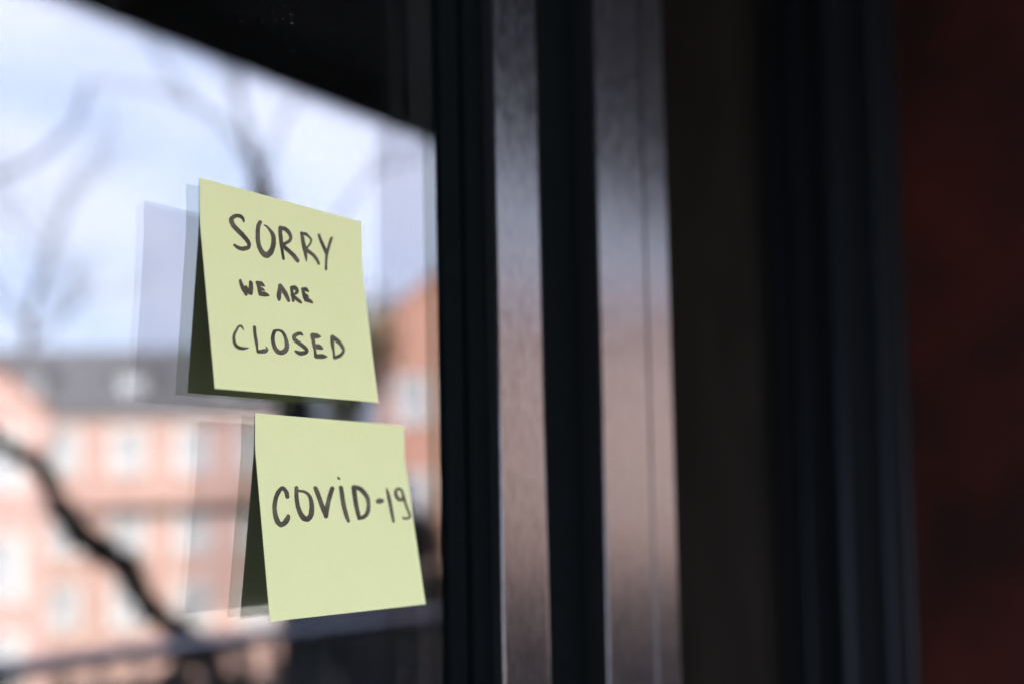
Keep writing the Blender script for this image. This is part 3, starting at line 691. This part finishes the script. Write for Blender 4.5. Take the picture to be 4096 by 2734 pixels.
def bare_tree(label, trunk_pts, trunk_r, limbs, seed, mat, levels=3, paths=()):
    base = Vector(trunk_pts[0])
    e = empty('bare_tree', base)
    tag(e, label, 'tree', 'leafless street trees')
    p, r = smooth_path([Vector(q) - base for q in trunk_pts], trunk_r)
    MB().tube(p, r, 10).build('trunk', mat, e)
    rng = random.Random(seed)
    cr = MB()
    for (q, d, ln, rr) in limbs:
        grow(cr, rng, Vector(q) - base, Vector(d).normalized(), ln, rr, 0, levels)
    for pts, rs in paths:
        cr.tube(*smooth_path([Vector(q) - base for q in pts], rs), 8)
    cr.build('crown', mat, e)
    return e


tree = bare_tree('tall leafless street tree mirrored behind the upper sticky note',
          [(8.15, -9.83, -4.5), (8.11, -9.86, 1.5), (8.07, -9.89, 2.84), (7.91, -10.01, 4.19), (7.75, -10.14, 5.77)], [0.34, 0.29, 0.27, 0.2, 0.15],
          [((7.53, -10.29, 6.84), (-0.5, -0.3, 1.0), 1.4, 0.03), ((8.33, -10.06, 7.2), (0.5, 0.3, 1.0), 1.4, 0.02), ((8.95, -9.39, 6.0), (0.6, 0.5, 0.6), 1.2, 0.02)], 11, M['bark_dark'], 1,
          [([(7.75, -10.14, 5.7), (7.64, -10.21, 6.28), (7.53, -10.29, 6.84), (7.49, -10.32, 7.29), (7.32, -10.44, 8.01), (7.2, -10.5, 9.3)], [0.1, 0.045, 0.034, 0.028, 0.02, 0.008]),
           ([(7.75, -10.14, 5.7), (7.95, -10.3, 6.1), (8.11, -10.24, 6.59), (8.33, -10.06, 7.2), (8.65, -9.8, 8.07), (8.8, -9.7, 9.2)], [0.09, 0.035, 0.026, 0.02, 0.016, 0.008]),
           ([(7.75, -10.14, 5.65), (7.56, -10.02, 5.85), (7.28, -10.22, 6.4), (6.94, -10.45, 6.67), (6.46, -10.75, 6.8), (5.9, -11.06, 6.76)], [0.07, 0.04, 0.032, 0.026, 0.02, 0.012]),
           ([(7.9, -10.05, 4.15), (8.2, -9.95, 4.6), (8.56, -9.74, 5.3), (8.95, -9.39, 6.02), (9.17, -9.19, 6.68), (9.39, -8.98, 7.52)], [0.06, 0.03, 0.024, 0.02, 0.015, 0.008]),
           ([(8.11, -9.86, 1.31), (7.81, -10.09, 1.54), (7.55, -10.28, 1.61), (7.08, -10.6, 1.61), (6.43, -11.0, 1.62), (5.83, -11.32, 1.61)], [0.08, 0.07, 0.065, 0.04, 0.025, 0.012]),
           ([(6.94, -10.45, 6.67), (7.1, -11.2, 7.3), (7.06, -11.78, 8.13), (6.92, -11.87, 8.71)], [0.03, 0.026, 0.02, 0.01]),
           ([(5.9, -11.06, 6.76), (6.3, -12.0, 6.8), (6.26, -12.22, 6.58), (5.8, -12.44, 6.05), (5.26, -12.67, 5.74)], [0.03, 0.028, 0.028, 0.03, 0.02])])
iv = MB(); rng = random.Random(77)
for q in range(1500):
    s_ = rng.random()
    p = Vector((8.5 + 0.35 * s_, -9.6 + 0.3 * s_, 2.4 + 1.6 * s_)) + Vector((rng.gauss(0, .2), rng.gauss(0, .2), rng.gauss(0, .3))) - Vector((8.15, -9.83, -4.5))
    a_ = Vector((rng.uniform(-1, 1), rng.uniform(-1, 1), rng.uniform(-1, 1))).normalized(); b_ = a_.orthogonal().normalized(); k_ = rng.uniform(0.04, 0.08)
    iv.quad(p - a_ * k_, p + b_ * k_ * 0.6, p + a_ * k_, p - b_ * k_ * 0.6)
iv.tube([(-0.04, -0.03, 6.2), (0.2, 0.15, 6.9), (0.55, 0.4, 8.3)], [0.05, 0.04, 0.01], 6)
iv.build('ivy', M['ivy'], tree)
bare_tree('pale leafless street tree mirrored above the grey roof at far left',
          [(20.4, -45.4, -4.5), (20.47, -45.31, 1.76), (20.75, -45.19, 8.3), (21.0, -45.1, 11.5)], [0.4, 0.3, 0.2, 0.13],
          [((21.0, -45.1, 11.3), (0.2, 0.1, 1.0), 5.5, 0.16), ((20.9, -45.1, 10.4), (-0.7, -0.5, 0.9), 4.6, 0.13), ((20.9, -45.15, 9.6), (0.8, 0.6, 0.7), 4.6, 0.12)], 5, M['bark_pale'], 3)

# the crooked stem that leans over the railing
sap_pts = [(3.1, -3.7, -4.5), (3.08, -3.7, -1.5), (2.95, -3.75, 0.25), (2.818, -3.827, 0.719), (2.719, -3.892, 0.901), (2.637, -3.945, 0.979), (2.554, -3.995, 1.065), (2.505, -4.024, 1.17),
           (2.471, -4.043, 1.253), (2.389, -4.089, 1.337), (2.315, -4.128, 1.4), (2.249, -4.162, 1.492), (2.2, -4.186, 1.573), (2.159, -4.206, 1.683), (2.127, -4.222, 1.746),
           (2.078, -4.244, 1.791), (1.982, -4.287, 1.849), (1.839, -4.346, 1.924), (1.5, -4.45, 2.05)]
sap_r = [0.06, 0.055, 0.05, 0.044, 0.042, 0.038, 0.036, 0.037, 0.04, 0.042, 0.04, 0.036, 0.031, 0.029, 0.03, 0.027, 0.024, 0.021, 0.012]
sb = Vector(sap_pts[0])
se = empty('leaning_sapling', sb)
tag(se, 'dark crooked bare sapling leaning left behind the railing, mirrored lower left', 'sapling')
pp, rr = smooth_path([Vector(q) - sb for q in sap_pts], [q * 1.6 for q in sap_r], 5)
br = random.Random(8)
rr = [q * (1 + 0.16 * math.sin(i * 1.1) + 0.1 * math.sin(i * 2.7) + br.uniform(-0.08, 0.08)) for i, q in enumerate(rr)]
pp = [q + Vector((br.uniform(-1, 1), br.uniform(-1, 1), br.uniform(-1, 1))) * 0.012 for q in pp]
MB().tube(pp, rr, 10).build('trunk', M['bark_dark'], se)
tw = MB()
for i, d, ln in ((14, (0.3, 0.2, 0.6), 0.2), (5, (0.5, 0.3, 0.5), 0.3), (7, (-0.5, -0.2, 0.4), 0.25), (16, (-0.2, -0.1, 0.6), 0.22), (10, (0.5, 0.35, 0.15), 0.16), (8, (0.5, 0.3, -0.1), 0.1), (12, (-0.4, -0.3, -0.35), 0.14)):
    a = Vector(sap_pts[i]) - sb; dv = Vector(d).normalized()
    tw.tube([a, a + dv * ln * 0.5, a + dv * ln + Vector((0, 0, 0.02))], [0.012, 0.009, 0.004], 6)
tw.build('twig', M['bark_dark'], se)


def evergreen(label, base, top, rx, seed, n=5200):
    e = empty('evergreen_tree', base)
    tag(e, label, 'tree', 'dark evergreens below the terrace')
    H = top - base[2]
    MB().tube([(0, 0, 0), (0.03, 0.02, H * 0.5), (0, 0, H * 0.93)], [0.16, 0.1, 0.02], 8).build('trunk', M['bark_dark'], e)
    rng = random.Random(seed)
    clumps = []
    for i in range(70):
        z = rng.uniform(0.18, 0.97) * H
        k = 1 - (z / H) ** 5 * 0.75
        a, q = rng.uniform(0, 6.283), math.sqrt(rng.random())
        clumps.append((math.cos(a) * q * rx * k, math.sin(a) * q * rx * k, z, rng.uniform(0.25, 0.5)))
    c = MB()
    for i in range(n):
        cx, cy, cz, cr_ = rng.choice(clumps)
        v = Vector((rng.gauss(0, 1), rng.gauss(0, 1), rng.gauss(0, 1))).normalized() * cr_ * rng.random() ** 0.4
        p = Vector((cx, cy, cz)) + v
        a = Vector((rng.uniform(-1, 1), rng.uniform(-1, 1), rng.uniform(-1, 1))).normalized()
        b = a.cross(Vector((rng.uniform(-1, 1), rng.uniform(-1, 1), 1))).normalized()
        s = rng.uniform(0.06, 0.12)
        c.quad(p - a * s, p + b * s * 0.4, p + a * s, p - b * s * 0.4)
    c.build('crown', M['needle'], e)


evergreen('dark evergreen tree mirrored behind the lower sticky note', (8.18, -8.47, -4.5), 2.15, 1.0, 3, 9000)
evergreen('low dark evergreen round the foot of the leaning sapling', (2.95, -4.5, -4.5), 0.9, 0.55, 9, 4200)
evergreen('dark evergreen mirrored just under the railing, right of the sapling', (5.0, -5.5, -4.5), 0.8, 0.8, 31, 4200)
for k, (x, y) in enumerate(((9.75, -8.55), (10.4, -7.9), (11.0, -7.1), (11.4, -6.3), (11.8, -5.5))):
    evergreen(('first', 'second', 'third', 'fourth', 'last')[k] + ' dark evergreen of the row along the terrace, counted from the glass', (x, y, -4.5), (0.85, 0.7, 0.9, 0.65, 0.8)[k], 0.85, 14 + k, 3600)

# ------------------------------------------------------------------ sticky notes
NW = 0.076
#        x0       z0 (from eye)  tilt     glued left, right   bend left, right
NOTES = [(0.19849, 0.11949, 0.00538, 0.0165, 0.0210, 0.13473, 0.15124),
         (0.22132, 0.03765, -0.00746, 0.0135, 0.0145, 0.13975, 0.19046)]


def note_curve(n, u, v, off):
    """point of the bent note: stuck along its top, lower part lifting from the glass; off = distance towards the street"""
    x0, z0, rot, gl, gr, tl, tr = n
    g = gl + (gr - gl) * u; th = tl + (tr - tl) * u
    s = v * NW; N = 120; a = o = 0.0; ds = s / N
    for i in range(N):
        t = min(1, max(0, ((i + .5) * ds - g + .004) / .008)); t = t * t * (3 - 2 * t)
        a += math.cos(th * t) * ds; o += math.sin(th * t) * ds
    t = min(1, max(0, (s - g + .004) / .008)); t = t * t * (3 - 2 * t)
    o += off * math.cos(th * t); a -= -off * math.sin(th * t) * -1
    c, sn = math.cos(rot), math.sin(rot)
    return (u * NW * c + a * sn, -o, u * NW * sn - a * c)


def catmull(rows, sub=5):
    out = []
    for i in range(len(rows) - 1):
        a, b, c, d = rows[max(i - 1, 0)], rows[i], rows[i + 1], rows[min(i + 2, len(rows) - 1)]
        for k in range(sub):
            t = k / sub
            out.append([0.5 * (2 * b[j] + (c[j] - a[j]) * t + (2 * a[j] - 5 * b[j] + 4 * c[j] - d[j]) * t * t + (-a[j] + 3 * b[j] - 3 * c[j] + d[j]) * t ** 3) for j in range(4)])
    out.append(list(rows[-1]))
    return out


def make_note(k, label):
    n = NOTES[k]
    root = empty('sticky_note', (n[0], 0, EYE + n[1]))
    tag(root, label, 'sticky note', 'sticky notes on the glass')
    G = 30
    m = MB()
    for off in (0.00035, 0.00022):
        for j in range(G + 1):
            for i in range(G + 1):
                m.v.append(note_curve(n, i / G, j / G, off))
    L = (G + 1) ** 2
    idx = lambda i, j, l: l * L + j * (G + 1) + i
    for j in range(G):
        for i in range(G):
            for l in (0, 1):
                m.face((idx(i, j, l), idx(i + 1, j, l), idx(i + 1, j + 1, l), idx(i, j + 1, l)), 0, True)
    rim = [(i, 0) for i in range(G)] + [(G, j) for j in range(G)] + [(i, G) for i in range(G, 0, -1)] + [(0, j) for j in range(G, 0, -1)]
    for k2 in range(len(rim)):
        p_, q_ = rim[k2], rim[(k2 + 1) % len(rim)]
        m.quad(m.v[idx(*p_, 0)], m.v[idx(*q_, 0)], m.v[idx(*q_, 1)], m.v[idx(*p_, 1)])
    m.build('paper', M['paper'], root)
    rng = random.Random(40 + k)
    for ch, strokes in LETTERS[k]:
        lm = MB()
        for si, st in enumerate(strokes):
            rows = catmull([[q / 7600.0 for q in st[i:i + 4]] for i in range(0, len(st), 4)])
            off = 0.00041 + 0.00004 * si
            # ragged felt-tip edges
            for r_ in rows:
                cu, cv = (r_[0] + r_[2]) / 2, (r_[1] + r_[3]) / 2
                f1, f2 = 1.05 + rng.uniform(-.06, .06), 1.05 + rng.uniform(-.06, .06)
                r_[0], r_[1], r_[2], r_[3] = cu + (r_[0] - cu) * f1, cv + (r_[1] - cv) * f1, cu + (r_[2] - cu) * f2, cv + (r_[3] - cv) * f2
            base = len(lm.v)
            for r_ in rows:
                lm.v.append(note_curve(n, r_[0], r_[1], off)); lm.v.append(note_curve(n, r_[2], r_[3], off))
            for i in range(len(rows) - 1):
                lm.face((base + 2 * i, base + 2 * i + 1, base + 2 * i + 3, base + 2 * i + 2))
            # rounded ends
            for end, nxt in ((0, 1), (-1, -2)):
                e, q = rows[end], rows[nxt]
                cu, cv = (e[0] + e[2]) / 2, (e[1] + e[3]) / 2
                hu, hv = (e[0] - e[2]) / 2, (e[1] - e[3]) / 2
                tu, tv = cu - (q[0] + q[2]) / 2, cv - (q[1] + q[3]) / 2
                tl_ = math.hypot(tu, tv) or 1; hl = math.hypot(hu, hv)
                tu, tv = tu / tl_ * hl, tv / tl_ * hl
                b2 = len(lm.v)
                for s in range(9):
                    a = math.pi * s / 8
                    j = 1 + rng.uniform(-.06, .06) if 0 < s < 8 else 1
                    lm.v.append(note_curve(n, cu + (hu * math.cos(a) + tu * math.sin(a) * 0.9) * j, cv + (hv * math.cos(a) + tv * math.sin(a) * 0.9) * j, off))
                lm.face(range(b2, b2 + 9))
        lm.build('handwritten_letter', M['ink'], root)
    return root


make_note(0, 'pale yellow sticky note reading SORRY WE ARE CLOSED, the upper one on the glass')
make_note(1, 'pale yellow sticky note reading COVID-19, the lower one on the glass')
